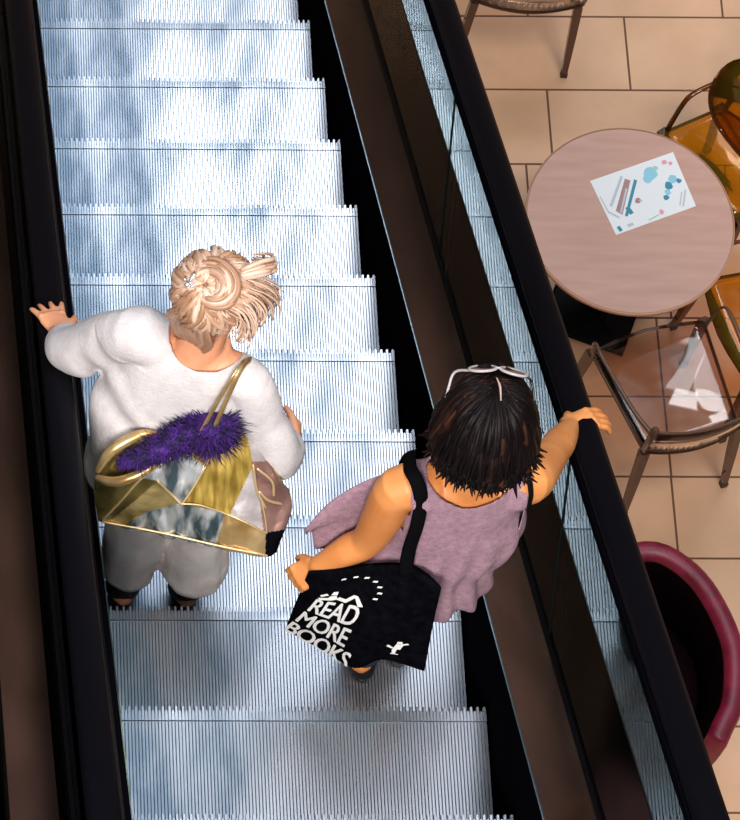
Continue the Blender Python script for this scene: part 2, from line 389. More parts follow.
def pr(s0,t0,s1,t1,mi,rot=0,dz=.0005):
    cs, ct = (s0+s1)/2, (t0+t1)/2; a, b = (s1-s0)/2, (t1-t0)/2; c, d = math.cos(rad(rot)), math.sin(rad(rot))
    pq([(cs+x*c-y*d*.7, ct+(x*d*1.4+y*c)) for x, y in ((-a,b),(a,b),(a,-b),(-a,-b))], mi, dz)
def pblob(s, t, r, mi, seed=0):
    pts = []
    for k in range(11):
        a = -2*math.pi*k/11; q = r*(1+.45*nz((math.cos(a),math.sin(a),seed), 1.7)); pts.append((s+math.cos(a)*q, t+math.sin(a)*q*1.4))
    pq(pts, mi)
MS = [M['pblue'],M['pteal'],M['ppink'],M['pgreen'],M['pbrown'],M['pgrey']]
pblob(.66,.22,.085,0,1); pblob(.60,.30,.05,0,2); pblob(.74,.16,.03,3,3)
pblob(.86,.12,.03,2,4); pblob(.92,.17,.022,2,5)
pblob(.80,.52,.05,1,6); pblob(.87,.44,.05,0,7); pblob(.76,.62,.035,0,8); pblob(.93,.50,.03,1,9); pblob(.72,.70,.03,1,1.5)
pblob(.40,.58,.035,4,2.5); pblob(.43,.60,.018,5,2)
pr(.24,.62,.29,.76,1,-12); pr(.05,.88,.09,.97,1,-12); pr(.17,.90,.24,.95,5,0)
pr(.42,.93,.56,.95,3,-8); pblob(.60,.90,.03,2,3.5)
pr(.90,.66,.92,.95,5,30); pr(.86,.68,.875,.92,5,30)
pq([(.12,.62),(.17,.72),(.42,.22),(.37,.16)], 4); pq([(.19,.75),(.215,.78),(.49,.26),(.465,.22)], 1)
pq([(.155,.665),(.17,.69),(.35,.34),(.335,.31)], 5, .0008)
pq([(.02,.30),(.03,.62),(.045,.62),(.03,.30)], 5); pq([(.03,.60),(.12,.76),(.13,.74),(.04,.58)], 5)
pq([(.08,.50),(.10,.54),(.36,.12),(.34,.09)], 5)
g.put('printed_pictures', MS, sh, smooth=False)
# ================================================================== CLEAR CHAIRS
def rotz(a): return Matrix.Rotation(a, 4, 'Z')
def chair(label, group, loc, deg, rim, sheet, tall=False, wf=.23, wr=.19, dep=.44, seat_mat=None):
    t = thing('armchair' , label, 'chair', loc, group); t.rotation_euler = (0,0,rad(deg))
    sz = .46; yf, yr = dep/2, -dep/2
    # saddle-shaped seat
    n = 12; top = []; bot = []
    for j in range(n+1):
        v_ = j/n; y = yr+(yf-yr)*v_; w = wr+(wf-wr)*v_
        for i in range(n+1):
            u = i/n*2-1
            z = sz - .022*(1-u*u)*math.sin(math.pi*min(1,v_*1.1)) - .02*max(0,v_-.8)*4*(v_-.8)
            yy = y + (.03*(1-u*u) if j == n else 0) - (.035*(1-u*u) if j == 0 else 0)
            top.append((u*w, yy, z)); bot.append((u*w, yy, z-.012))
    N = (n+1)**2; fs = []
    for j in range(n):
        for i in range(n):
            a = j*(n+1)+i; fs.append((a,a+1,a+n+2,a+n+1)); fs.append((N+a+n+1,N+a+n+2,N+a+1,N+a))
    edge = [i for i in range(n+1)] + [j*(n+1)+n for j in range(1,n+1)] + [n*(n+1)+i for i in range(n-1,-1,-1)] + [j*(n+1) for j in range(n-1,0,-1)]
    for a, b in zip(edge, edge[1:]+edge[:1]): fs.append((b,a,N+a,N+b))
    put('seat', top+bot, fs, seat_mat or sheet, t, local=True)
    # seat rim
    rp = [(-wr,yr,sz-.012),(-wr*.5,yr-.03,sz-.012),(0,yr-.04,sz-.014),(wr*.5,yr-.03,sz-.012),(wr,yr,sz-.012)]
    g = G(); g.add(tube(rp, .007, seg=8, n=3)); g.add(tube([(-wr,yr,sz-.012),(-(wr+wf)/2,0,sz-.012),(-wf,yf,sz-.012)], .007, seg=8, n=3))
    g.add(tube([(wr,yr,sz-.012),((wr+wf)/2,0,sz-.012),(wf,yf,sz-.012)], .007, seg=8, n=3)); g.add(tube([(-wf,yf,sz-.014),(0,yf+.03,sz-.014),(wf,yf,sz-.014)], .007, seg=8, n=3))
    g.put('seat_rim', rim, t, local=True)
    for sx in (-1, 1):
        for front in (0, 1):
            a = V((sx*(wf if front else wr), yf if front else yr, sz-.005)); b = V((a.x*1.10, a.y+(.02 if front else -.06), .012))
            d = .017
            lg = loft([[a+V((x*d,y*d,0)) for x,y in ((-1,-1),(1,-1),(1,1),(-1,1))], [a.lerp(b,.5)+V((x*.015,y*.015,0)) for x,y in ((-1,-1),(1,-1),(1,1),(-1,1))], [b+V((x*.011,y*.011,0)) for x,y in ((-1,-1),(1,-1),(1,1),(-1,1))]])
            o = put('leg', lg[0], lg[1], rim, t, local=True, smooth=False)
            c = loft([[b+V((x*.013,y*.013,z)) for x,y in ((-1,-1),(1,-1),(1,1),(-1,1))] for z in (-.012,.016)])
            put('foot_cap', c[0], c[1], M['foot'], o, local=True, smooth=False)
    if not tall:
        # low wrap-around back with arms
        n = 20; zl, zh = sz+.02, sz+.27; out = []; lo = []; 
        def arc(z, k):
            pts = []
            for i in range(n+1):
                a = -1+2*i/n; x = a*(wr+.015+k*.012); y = yr-.045*(1-a*a)-.012-k*.03; pts.append(V((x,y,z)))
            return pts
        rings = []
        A_, B_ = arc(zl,0), arc(zh,1)
        for p_, q_ in zip(A_, B_):
            nn = V((0,.005,0)); rings.append([p_-nn, q_-nn, q_+nn, p_+nn])
        put('backrest', *loft(rings), sheet, t, local=True)
        lp = B_+A_[::-1]; g = G(); g.add(tube(lp+lp[:1], .006, seg=8, n=1, rnd=False)); g.put('back_rim', rim, t, local=True)
        for sx in (-1, 1):
            zz_ = sz+.185
            g = G(); g.add(tube([(sx*(wr+.02),yr-.03,zz_+.02),(sx*(wr+.05),yr+.10,zz_+.01),(sx*(wf+.035),yf-.12,zz_),(sx*(wf+.03),yf-.03,zz_-.03),(sx*wf,yf-.02,sz-.01)], [.012,.009,.008,.008,.010], seg=8, flat=.7))
            g.add(tube([(sx*(wr),yr,sz),(sx*(wr+.015),yr-.02,zz_+.05)], .016, seg=8)); g.put('arm', rim, t, local=True)
    else:
        # rounded medallion back leaning outwards
        n = 36; c0 = V((0, yr+.05, sz+.27)); up_ = V((0,-.22,1)).normalized(); rr = []
        for i in range(n):
            a = 2*math.pi*i/n; ca, sa = math.cos(a), math.sin(a)
            rr.append(c0+V((1,0,0))*(math.copysign(abs(ca)**.85,ca)*.215)+up_*(math.copysign(abs(sa)**.85,sa)*.23)+V((0,.03*(ca*ca),0)))
        nn = V((0,.006,0)); v = [p_-nn for p_ in rr]+[p_+nn for p_ in rr]+[c0-nn*2-V((0,.02,0)), c0+nn*.0-V((0,.02,0))]
        fs = [(i,(i+1)%n,2*n) for i in range(n)]+[(n+(i+1)%n,n+i,2*n+1) for i in range(n)]+[(i,n+i,n+(i+1)%n,(i+1)%n) for i in range(n)]
        put('backrest', v, fs, sheet, t, local=True)
        g = G(); g.add(tube(rr+rr[:1], .010, seg=8, n=1, rnd=False)); g.put('back_rim', rim, t, local=True)
        for sx in (-1, 1):
            put('back_post', *tube([(sx*(wr-.01),yr-.005,sz-.01),(sx*(wr-.02),yr-.03,sz+.13)], .014, seg=8), rim, t, local=True)
            z2 = sz+.21
            g = G(); g.add(tube([(sx*.182,yr+.0,sz+.25),(sx*(wr+.02),yr+.06,z2+.02),(sx*(wf+.0),yf-.10,z2),(sx*(wf+.0),yf-.05,z2-.04),(sx*wf,yf-.015,sz-.01)], [.010,.010,.011,.011,.012], seg=8, flat=.6)); g.put('arm', rim, t, local=True)
    return t
GR = None
chair('clear smoky plastic armchair below the round table, right of the black handrail', GR, (1.915,.555,FLOOR), 17, M['smokerim'], M['smoke'])
chair('clear plastic armchair above the round table, cut off by the top of the photo', GR, (1.505,2.445,FLOOR), -3, M['smokerim'], M['smoke'], wr=.205)
chair('amber plastic armchair with rounded back, upper right of the round table', GR, (2.225,1.53,FLOOR), 124, M['amberrim'], M['amber'], tall=True, dep=.26)
chair('amber plastic armchair below right of the round table, mostly out of frame', GR, (2.345,.845,FLOOR), 107, M['amberrim'], M['amber'], dep=.40)
# ================================================================== TUB CHAIR
tc0 = V((1.70,-.60,FLOOR)); tub = thing('tub_chair', 'crimson leather tub chair with interior shade painted black beside the black handrail', 'chair', tc0)
zr = FLOOR+.74
path = [P(x, y, zr-.03) for x, y in ((596,590),(618,560),(655,552),(690,572),(715,605),(733,650),(733,700),(722,728),(716,742))]
pth = cr(path, 4); rings = []
for i, p_ in enumerate(pth):
    t = (pth[min(i+1,len(pth)-1)]-pth[max(i-1,0)]).normalized(); nn = V((t.y,-t.x,0))
    if nn.dot(p_-V((1.72,-.6,p_.z))) < 0: nn = -nn
    k = i/(len(pth)-1); e = 1
    hw = .040
    fl = V((0,0,0))
    dz = FLOOR+.06-p_.z
    ring = [p_+nn*hw*math.cos(a)+V((0,0,hw*.8*math.sin(a))) for a in [rad(q) for q in (0,30,60,90,120,150,180)]]
    ring += [p_-nn*.040+V((0,0,-.12)), p_-nn*.045+V((0,0,-.42)), p_-nn*.045+V((0,0,dz)), p_-nn*.01+V((0,0,dz)), p_+nn*.02+V((0,0,-.42)), p_+nn*.036+V((0,0,-.15))]
    rings.append(ring)
v, f = loft(rings); n_ = len(rings[0]); fmat = []
for q in f:
    if len(q) == 4: j = min(a % n_ for a in q) if not (0 in [a % n_ for a in q] and n_-1 in [a % n_ for a in q]) else n_-1; fmat.append(0 if (j < 6) else (1 if 6 <= j < 10 else 0))
    else: fmat.append(0)
o = put('shell', v, f, [M['velvet'], M['velvetin']], tub, fm=fmat); fixn(o)
cc = V((1.70,-.62,0))
def cush(r, z): return [V((cc.x+math.cos(a)*r*(.82), cc.y+math.sin(a)*r*1.0, z)) for a in [2*math.pi*j/32 for j in range(32)]]
put('seat_cushion', *loft([cush(.26,FLOOR+.26), cush(.285,FLOOR+.29), cush(.29,FLOOR+.37), cush(.27,FLOOR+.41), cush(.2,FLOOR+.425)]), M['velvetin'], tub)
put('base', *loft([cush(.22,FLOOR), cush(.24,FLOOR+.05), cush(.27,FLOOR+.27)]), M['velvetin'], tub)

# ================================================================== PEOPLE
def hand(wr_, d, n, th, L=.175, curl=(0,0,0,0), spread=1.0, tcurl=.3, k=1.0, tout=1.0):
    """wrist point, finger direction d, back-of-hand normal n, th = side of the thumb (+1/-1 along d x n)"""
    d = d.normalized(); n = (n-d*n.dot(d)).normalized(); s = d.cross(n)*th
    out = []; pl = L*.50
    ringsp = []
    for q, w, h in ((-.012,.024,.019),(0,.025,.018),(pl*.3,.031,.016),(pl*.65,.039,.015),(pl*.95,.040,.0125),(pl*1.03,.036,.009)):
        ringsp.append([wr_+d*q*1.0+s*(math.cos(a)*w*k)+n*(math.sin(a)*h*k) for a in [2*math.pi*j/18 for j in range(18)]])
    out.append(loft(ringsp))
    for i, (off, ln) in enumerate(((.029,.46),(.010,.50),(-.010,.47),(-.029,.38))):
        b = wr_+d*(pl*.93-abs(off)*.12)+s*off*k
        dd = (d+s*(off*3.2*spread)).normalized(); c = curl[i]; pts = [b-d*.015, b]; cur = b; ang = 0
        for seg, fr in enumerate((.44,.31,.25)):
            ang += c*(.55,1.0,.8)[seg]; w = dd*math.cos(ang)-n*math.sin(ang); cur = cur+w*(L*ln*fr); pts.append(cur)
        out.append(tube(pts, [.0095*k,.0098*k,.0090*k,.0082*k,.0068*k], seg=10, n=3))
        out.append(ball(b+n*.004, .0105*k))
    b = wr_+d*pl*.18+s*.020*k; w = (d*.62+s*.78*tout-n*tcurl).normalized(); c1 = b+w*L*.24; w2 = (d*.85+s*.5*tout-n*(tcurl+.15)).normalized(); c2 = c1+w2*L*.19; c3 = c2+(d*.95+s*.25*tout-n*(tcurl+.3)).normalized()*L*.14
    out.append(tube([b, c1, c2, c3], [.015*k,.0125*k,.0108*k,.0085*k], seg=10, n=3))
    return out
def head(c, fw, up_, k=1.0):
    fw = fw.normalized(); up_ = (up_-fw*up_.dot(fw)).normalized(); rt = fw.cross(up_); ax = (rt, fw, up_)
    L = lambda x, y, z: c+rt*x*k+fw*y*k+up_*z*k
    out = [ball(L(0,-.012,.03), .074*k, .094*k, .088*k, ax, 24, 14), ball(L(0,.028,-.03), .058*k, .062*k, .082*k, ax, 20, 12), ball(L(0,.045,-.078), .034*k, .038*k, .030*k, ax)]
    out.append(tube([L(0,.088,.012), L(0,.103,-.012), L(0,.108,-.030)], [.009*k,.011*k,.014*k], seg=10))
    for s in (-1, 1):
        out.append(ball(L(s*.074,-.005,-.012), .010*k, .020*k, .031*k, ax, 12, 8))
        out.append(ball(L(s*.030,.079,.004), .0125*k, .0125*k, .0125*k, ax, 10, 8))
        out.append(tube([L(s*.012,.090,.022), L(s*.032,.089,.028), L(s*.052,.074,.022)], [.006*k]*3, seg=8))
    out.append(tube([L(-.022,.082,-.055), L(0,.093,-.053), L(.022,.082,-.055)], [.005*k,.0085*k,.005*k], seg=8, flat=.8))
    return out
def torso(levels, rt, fw, seg=32): return loft([ellring(c, rt, fw, a, b, seg, .9) for c, a, b in levels])
def densify(levels, n=4):
    cs = cr([l[0] for l in levels], n); a = crs([l[1] for l in levels], n); b = crs([l[2] for l in levels], n); return list(zip(cs, a, b))
UP = V((0,0,1))
# ---------------------------------------------------------------- woman 1 (left, white clothes)
B1 = .808+.032
feetL, feetR = V((-.435,-1.435,B1)), V((-.255,-1.44,B1))
w1 = thing('person', 'blonde person in white long-sleeved shirt, left hand on the left handrail', 'person', ((-.345,-1.43,B1)))
fw = V((.315,.95,0)).normalized(); rt = V((.95,-.315,0)).normalized()
shL, shR = V((-.500,-1.250,2.185)), V((-.200,-1.365,2.135)); mid = (shL+shR)/2
hip = V((-.345,-1.415,1.66)); neck = V((-.318,-1.285,2.255)); H1 = V((-.298,-1.232,2.375))
elL, wrL = V((-.635,-1.180,1.930)), V((-.672,-1.068,1.795))
elR, wrR = V((-.098,-1.445,1.86)), V((-.035,-1.360,1.745))
body = []
body.append(torso(densify([(hip+V((0,.0,-.09)),.13,.10),(hip,.165,.115),(hip+V((.0,.02,.15)),.135,.095),(mid+V((0,-.02,-.20)),.145,.105),(mid+V((0,0,-.06)),.155,.095),(mid+V((0,0,.015)),.12,.075),(neck+V((0,0,-.035)),.065,.062)]), rt, fw))
body.append(tube([mid+V((0,0,.0)), neck, H1-V((0,.0,.08)), H1], [.075,.054,.052,.06], seg=18))
body += head(H1, V((.62,.78,-.28)), V((.12,.1,1)))
for sh_, el, wr_ in ((shL,elL,wrL),(shR,elR,wrR)):
    body.append(tube([mid.lerp(sh_,.55), sh_, sh_.lerp(el,.5), el, el.lerp(wr_,.4), wr_], [.065,.055,.047,.038,.038,.025], seg=18))
body += hand(wrL+V((.008,.012,-.01)), V((-.20,.84,-.50)), V((-.05,.5,.86)), 1, L=.172, curl=(.14,.14,.14,.12), spread=2.3, tcurl=.15, tout=.8)
body += hand(wrR, V((.20,.60,-.75)), V((.9,-.2,.2)), -1, L=.165, curl=(.5,.5,.5,.5), spread=.8)
for s, ft in ((-1,feetL),(1,feetR)):
    hp = hip+rt*(s*.085)+V((0,0,-.04)); kn = V((ft.x+.01, ft.y+.045, B1+.46)); an = ft+V((0,0,.09))
    body.append(tube([hp, hp.lerp(kn,.5), kn, kn.lerp(an,.4)+V((0,-.015,0)), an], [.095,.078,.056,.054,.036], seg=18))
    body.append(tube([an, ft+V((0,-.02,.04))], [.036,.034], seg=14)); body.append(tube([ft+V((0,-.03,.045)), ft+V((.02,.08,.035)), ft+V((.03,.15,.025))], [.034,.034,.026], seg=14, flat=.8))
fuse('body', body, .0045, M['skin1'], w1, smooth=5)
# shirt
def folds(amp, sc, seed, st=(1,1,.35)):
    def fn(p, n_):
        q = V((p.x*st[0], p.y*st[1], p.z*st[2])); return amp*(nz(q, sc, seed)+.5*nz(q, sc*2.3, seed+3))
    return fn
sp = []
sp.append(torso(densify([(hip+V((-.03,-.01,-.10)),.232,.165),(hip+V((-.028,-.005,.0)),.225,.155),(hip+V((-.035,.02,.16)),.215,.140),(mid+V((-.035,-.02,-.22)),.200,.130),(mid+V((-.015,-.005,-.09)),.185,.112),(mid+V((0,0,.02)),.135,.090),(neck+V((0,0,-.02)),.082,.078)]), rt, fw))
sp.append(tube([mid.lerp(shL,.45), shL, shL.lerp(elL,.55), elL, elL.lerp(wrL,.45)], [.075,.071,.072,.070,.060], seg=20))
sp.append(tube([mid.lerp(shR,.45), shR, shR.lerp(elR,.5), elR+V((0,0,0)), elR.lerp(wrR,.45)], [.070,.062,.062,.066,.062], seg=20))
nc = neck+V((.005,.005,.012))
def cut1(p, n_):
    q = p-nc; a, b = q.dot(rt)/.100, q.dot(fw)/.100; 
    if a*a+b*b < 1 and p.z > 2.10: return True
    if p.z < hip.z-.01: return True
    dl = (wrL-elL).normalized(); 
    if (p-elL).dot(dl) > (wrL-elL).length*.50 and (p-elL.lerp(wrL,.6)).length < .12: return True
    dr = (wrR-elR).normalized()
    if (p-elR).dot(dr) > (wrR-elR).length*.50 and (p-elR.lerp(wrR,.6)).length < .12: return True
    return False
fuse('shirt', sp, .006, M['white_cotton'], w1, smooth=8, cut=cut1, wrinkle=lambda p, n_: .010*nz((p.x,p.y,p.z*.5),9,2)+.012*math.sin(34*(p.z*.8+p.x*.9)+6*nz(p,5,3))*max(0,nz(p,5,7)+.25)*(1 if p.z < 2.16 else .4), solid=.004)
# trousers
tp = [torso(densify([(hip+V((0,0,-.12)),.15,.12),(hip,.185,.135),(hip+V((0,.01,.10)),.165,.118)]), rt, fw)]
for s, ft in ((-1,feetL),(1,feetR)):
    hp = hip+rt*(s*.085)+V((0,0,-.05)); kn = V((ft.x+.01, ft.y+.03, B1+.48)); an = ft+V((.01,.0,.17))
    tp.append(tube([hp, hp.lerp(kn,.5), kn, an+V((0,0,.04 if s > 0 else 0))], [.112,.102,.094,.100 if s > 0 else .072], seg=20))
fuse('trousers', tp, .007, M['white_linen'], w1, smooth=6, cut=lambda p, n_: p.z < B1+(.20 if p.x > -.345 else .15), wrinkle=folds(.011, 11, 5, (1,1,.5)), solid=.004)
for ft in (feetL, feetR):
    put('sock', *tube([ft+V((0,0,.05)), ft+V((.003,.005,.14)), ft+V((.006,.015,.23))], [.052,.050,.055], seg=16), M['shoe'], w1)
    v, f = loft([ellring(ft+V((.012,.05,z)), V((.98,-.2,0)), V((.2,.98,0)), a, b, 28, .85) for z, a, b in ((0,.038,.120),(.012,.043,.126),(.03,.043,.124),(.05,.040,.112),(.065,.033,.085),(.072,.02,.05))])
    o = put('shoe', v, f, M['shoe'], w1)
# hair: base volume plus twisted locks
def locks(name, c, ax, paths, m_, parent, base=None):
    g = G(); tones = []
    if base:
        for b_ in base: g.add(b_); tones += [.05]*len(b_[0])
    for pts, rs, tone in paths:
        t = tube(pts, rs, seg=6, n=3, rnd=False); g.add(t); tones += [tone]*len(t[0])
    o = g.put(name, m_, parent); a = o.data.attributes.new('tone', 'FLOAT', 'POINT')
    a.data.foreach_set('value', tones); return o
hf = V((.62,.78,-.1)).normalized(); hu = V((.12,.1,1)).normalized(); hu = (hu-hf*hu.dot(hf)).normalized(); hr = hf.cross(hu)
def HL(x, y, z, c=H1): return c+hr*x+hf*y+hu*z
base = [ball(HL(-.004,-.018,.035), .101, .114, .104, (hr,hf,hu), 28, 16), ball(HL(0,-.085,-.02), .064, .048, .078, (hr,hf,hu))]
bun = HL(-.012,-.062,.122)
paths = []
for k in range(330):                                   # swept back towards the bun
    th = random.uniform(-1, 1)*3.14; el = random.uniform(-.45, .95)
    st = V((math.sin(th)*math.cos(el), math.cos(th)*math.cos(el), math.sin(el)))
    e = V((-.12,-.50,.86)).normalized(); pts = []
    if st.dot(e) < -.72 or st.dot(V((0,.95,-.45))) > .55: continue
    tw = random.uniform(-.25,.35)
    for q in range(5):
        t = q/4*.90; d = st*(1-t)+e*t + e.cross(st)*(tw*math.sin(t*3.14)); d.normalize()
        rr = 1.03+.07*nz((th*1.7,t*2,el*2), 1.0)+random.uniform(0,.035)
        pts.append(HL(-.004+d.x*.101*rr, -.018+d.y*.114*rr, .035+d.z*.104*rr))
    w = random.uniform(.0035,.0095); paths.append((pts, [w*.5,w,w,w,w*.6], random.uniform(-.05,.70)-(.25 if el < 0 else 0)))
bn = (hf*-.50+hu*.86+hr*-.1).normalized(); bx_ = (hr-bn*hr.dot(bn)).normalized(); by_ = bn.cross(bx_)
for k in range(95):                                    # loose rolled coil of the bun
    a0 = random.uniform(0, 6.28); r0 = random.choice((.020,.036,.050))+random.uniform(-.009,.009); pts = []; n_k = random.randint(5,8)
    for q in range(n_k):
        a = a0+q*.42; r = r0*(1+.05*q-.12+.12*math.sin(a*1.0+1))
        pts.append(bun+bx_*(math.cos(a)*r*1.2+.008)+by_*(math.sin(a)*r)+bn*(.020-abs(r-.036)*.9+.010*math.sin(a+1.2)))
    w = random.uniform(.003,.009); paths.append((pts, [w*.3]+[w]*(n_k-2)+[w*.3], random.uniform(-.15,.70)))
for k in range(150):                                    # loose loop and soft flyaway ends on the right
    o_ = V((random.gauss(0,.009),random.gauss(0,.009),random.gauss(0,.009)))
    if k < 34: pts = [HL(.035,.01,.13)+o_*.6, HL(.066,.050,.140)+o_, HL(.080,.085,.125)+o_, HL(.060,.105,.10)+o_, HL(.03,.09,.10)+o_*.6]
    else: o_ = o_+hf*random.uniform(-.05,.06); pts = [HL(.05,-.03,.115)+o_, HL(.090,-.005,.09)+o_*1.1, HL(.118,.005,.05)+o_*1.3, HL(.124,-.005,.005)+o_*1.5]
    w = random.uniform(.003,.007) if k < 34 else random.uniform(.001,.0034); paths.append((pts, [w,w,w,w*.7]+([w*.4] if k < 34 else []), random.uniform(.15,.75)))
for k in range(90):                                    # darker nape hair pulled up
    x = random.uniform(-.062,.062); pts = [HL(x*.7,-.088,-.150), HL(x*1.05,-.100,-.07), HL(x*1.1,-.125,.0), HL(x*.6,-.125,.06)]
    w = random.uniform(.003,.008); paths.append((pts, [w*.3,w,w,w*.6], random.uniform(-.3,.25)))
hair1 = locks('hair', H1, None, paths, M['blonde'], w1, base)
g = G(); cb = HL(-.050,-.085,.128)
for k in range(14):
    a = random.uniform(0,6.28); g.add(ball(cb+hr*math.cos(a)*.018*random.random()+hf*random.uniform(-.012,.012)+hu*math.sin(a)*.016, random.uniform(.004,.008), seg=6, rg=5))
o = g.put('hair_clip', M['crystal'], w1); o['label'] = 'sparkling crystal hair clip'
# ---------------------------------------------------------------- woman 2 (right, mauve top)
B2 = 4*RISE
w2 = thing('person', 'dark-haired person in sleeveless mauve top, right hand on the right handrail', 'person', (.22,-1.80,B2))
SH_L, SH_R = V((.135,-1.775,2.385)), V((.462,-1.745,2.365)); MID = (SH_L+SH_R)/2
rt2 = (SH_R-SH_L); rt2.z = 0; rt2.normalize(); fw2 = V((-rt2.y, rt2.x, 0))
HIP = V((.225,-1.785,1.94)); NECK = V((.303,-1.745,2.475)); H2 = V((.317,-1.703,2.63))
EL_L, WR_L = P(368,540,2.12), P(318,566,1.985)
EL_R, WR_R = P(553,452,2.165), P(570,428,2.02)
fl2, fr2 = V((.200,-1.745,B2)), V((.300,-1.70,B2))
body = [torso(densify([(HIP+V((0,0,-.09)),.13,.10),(HIP,.165,.12),(HIP+V((.02,.02,.16)),.130,.098),(MID+V((0,-.01,-.20)),.142,.110),(MID+V((0,0,-.06)),.152,.098),(MID+V((0,0,.012)),.12,.078),(NECK+V((0,0,-.035)),.066,.064)]), rt2, fw2)]
body.append(tube([MID, NECK, H2-V((0,0,.08)), H2], [.075,.055,.052,.06], seg=18))
HF2, HU2 = V((.14,.97,-.28)), V((.0,.28,.97))
body += head(H2, HF2, HU2)
for sh_, el, wr_, k in ((SH_L,EL_L,WR_L,1),(SH_R,EL_R,WR_R,1)):
    body.append(tube([MID.lerp(sh_,.55), sh_, sh_.lerp(el,.5), el, el.lerp(wr_,.4), wr_], [.066,.059,.054,.044,.042,.027], seg=20))
railp = P(590,416,1.95)
body += hand(WR_R+V((-.008,.008,.0)), V((.92,.32,-.18)), V((.12,.35,.92)), -1, L=.165, curl=(.42,.45,.48,.5), spread=.7, tcurl=.55, k=1.02)
body += hand(WR_L, V((-.62,-.15,-.75)), V((-.6,-.5,.5)), 1, L=.155, curl=(.8,.85,.9,.9), spread=.5, tcurl=.5, tout=.5)
for s, ft in ((-1,fl2),(1,fr2)):
    hp = HIP+rt2*(s*.085)+V((0,0,-.04)); kn = V((ft.x+.01, ft.y+.045, B2+.46)); an = ft+V((0,0,.09))
    body.append(tube([hp, hp.lerp(kn,.5), kn, kn.lerp(an,.4)+V((0,-.015,0)), an], [.095,.078,.056,.054,.036], seg=18))
    body.append(tube([an, ft+V((0,-.02,.04))], [.036,.034], seg=14)); body.append(tube([ft+V((0,-.03,.045)), ft+V((.01,.08,.035)), ft+V((.01,.15,.025))], [.034,.034,.026], seg=14, flat=.8))
fuse('body', body, .0045, M['skin2'], w2, smooth=5)
# mauve top: fitted yoke, flared hem blown out to the left
fl = lambda z: max(0, (2.30-z))
tl = [(HIP+V((.035,.0,-.09)),.185,.150),(HIP+V((.035,.0,-.02)),.185,.150),(HIP+V((.035,.01,.10)),.180,.140),(MID+V((.01,-.01,-.22)),.178,.132),(MID+V((0,0,-.08)),.165,.114),(MID+V((0,0,.022)),.135,.090),(NECK+V((0,0,-.02)),.085,.080)]
sp = [torso(densify(tl), rt2, fw2)]
sp.append(tube([MID.lerp(SH_L,.5), SH_L+V((.015,0,0))], [.075,.070], seg=18)); sp.append(tube([MID.lerp(SH_R,.5), SH_R-V((.015,0,0))], [.075,.070], seg=18))
nc2 = NECK+V((.002,-.020,0))
def cut2(p, n_):
    q = p-nc2; a, b = q.dot(rt2)/.112, (q.dot(fw2)-.012)/.088
    if a*a+b*b < 1 and p.z > 2.33: return True
    if p.z < HIP.z-.06+.02*math.sin(p.x*40): return True
    for s, e in ((SH_L,EL_L),(SH_R,EL_R)):
        sx = (s-MID); sx.z = 0; L_ = sx.length; sx.normalize()
        q = p-MID
        if q.dot(sx) > L_*.90 and p.z > s.z-.13: return True
    return False
def plt(p, n_):
    k = min(1, fl(p.z)/.35); a = math.atan2(p.y-HIP.y, p.x-(HIP.x+.06)); return k*.010*math.sin(a*13+3*nz(p,4,1)) + .006*nz(p, 12, 4)
fuse('blouse', sp, .006, M['lilac'], w2, smooth=6, cut=cut2, wrinkle=plt, solid=.003)
# blown-out front panel of the top, left of her arm
A = [P(412,468,2.36), P(372,482,2.28), P(330,505,2.18), P(305,527,2.10)]
Bq = [P(408,520,2.16), P(385,530,2.06), P(350,545,2.00), P(318,548,1.98)]
a_, b_ = cr(A, 6), cr(Bq, 6); n = len(a_); m_ = 8; vs = []; fs = []
for i in range(n):
    for j in range(m_+1):
        t = j/m_; p_ = a_[i].lerp(b_[i], t); k = i/(n-1); vs.append(p_+V((.0,.25,.6))*(.022*math.sin(t*9+k*4)*(.4+k)))
for i in range(n-1):
    for j in range(m_): q = i*(m_+1)+j; fs.append((q,q+1,q+m_+2,q+m_+1))
o = put('blouse_flap', vs, fs, M['lilac'], w2); sm = o.modifiers.new('thick','SOLIDIFY'); sm.thickness = .004
tp = [torso(densify([(HIP+V((0,0,-.12)),.14,.11),(HIP,.175,.128),(HIP+V((0,.01,.08)),.15,.11)]), rt2, fw2)]
for s, ft in ((-1,fl2),(1,fr2)):
    hp = HIP+rt2*(s*.085)+V((0,0,-.05)); kn = V((ft.x+.01, ft.y+.04, B2+.48)); an = ft+V((.003,.0,.07))
    tp.append(tube([hp, hp.lerp(kn,.5), kn, an], [.102,.086,.066,.058], seg=20))
fuse('trousers', tp, .008, M['navy'], w2, smooth=4, cut=lambda p, n_: p.z < B2+.055, solid=.003)
for ft in (fl2, fr2):
    v, f = loft([ellring(ft+V((.008,.05,z)), V((1,0,0)), V((0,1,0)), a, b, 28, .85) for z, a, b in ((0,.038,.118),(.012,.043,.124),(.03,.043,.122),(.05,.040,.110),(.065,.033,.085),(.072,.02,.05))])
    put('shoe', v, f, M['shoe'], w2)
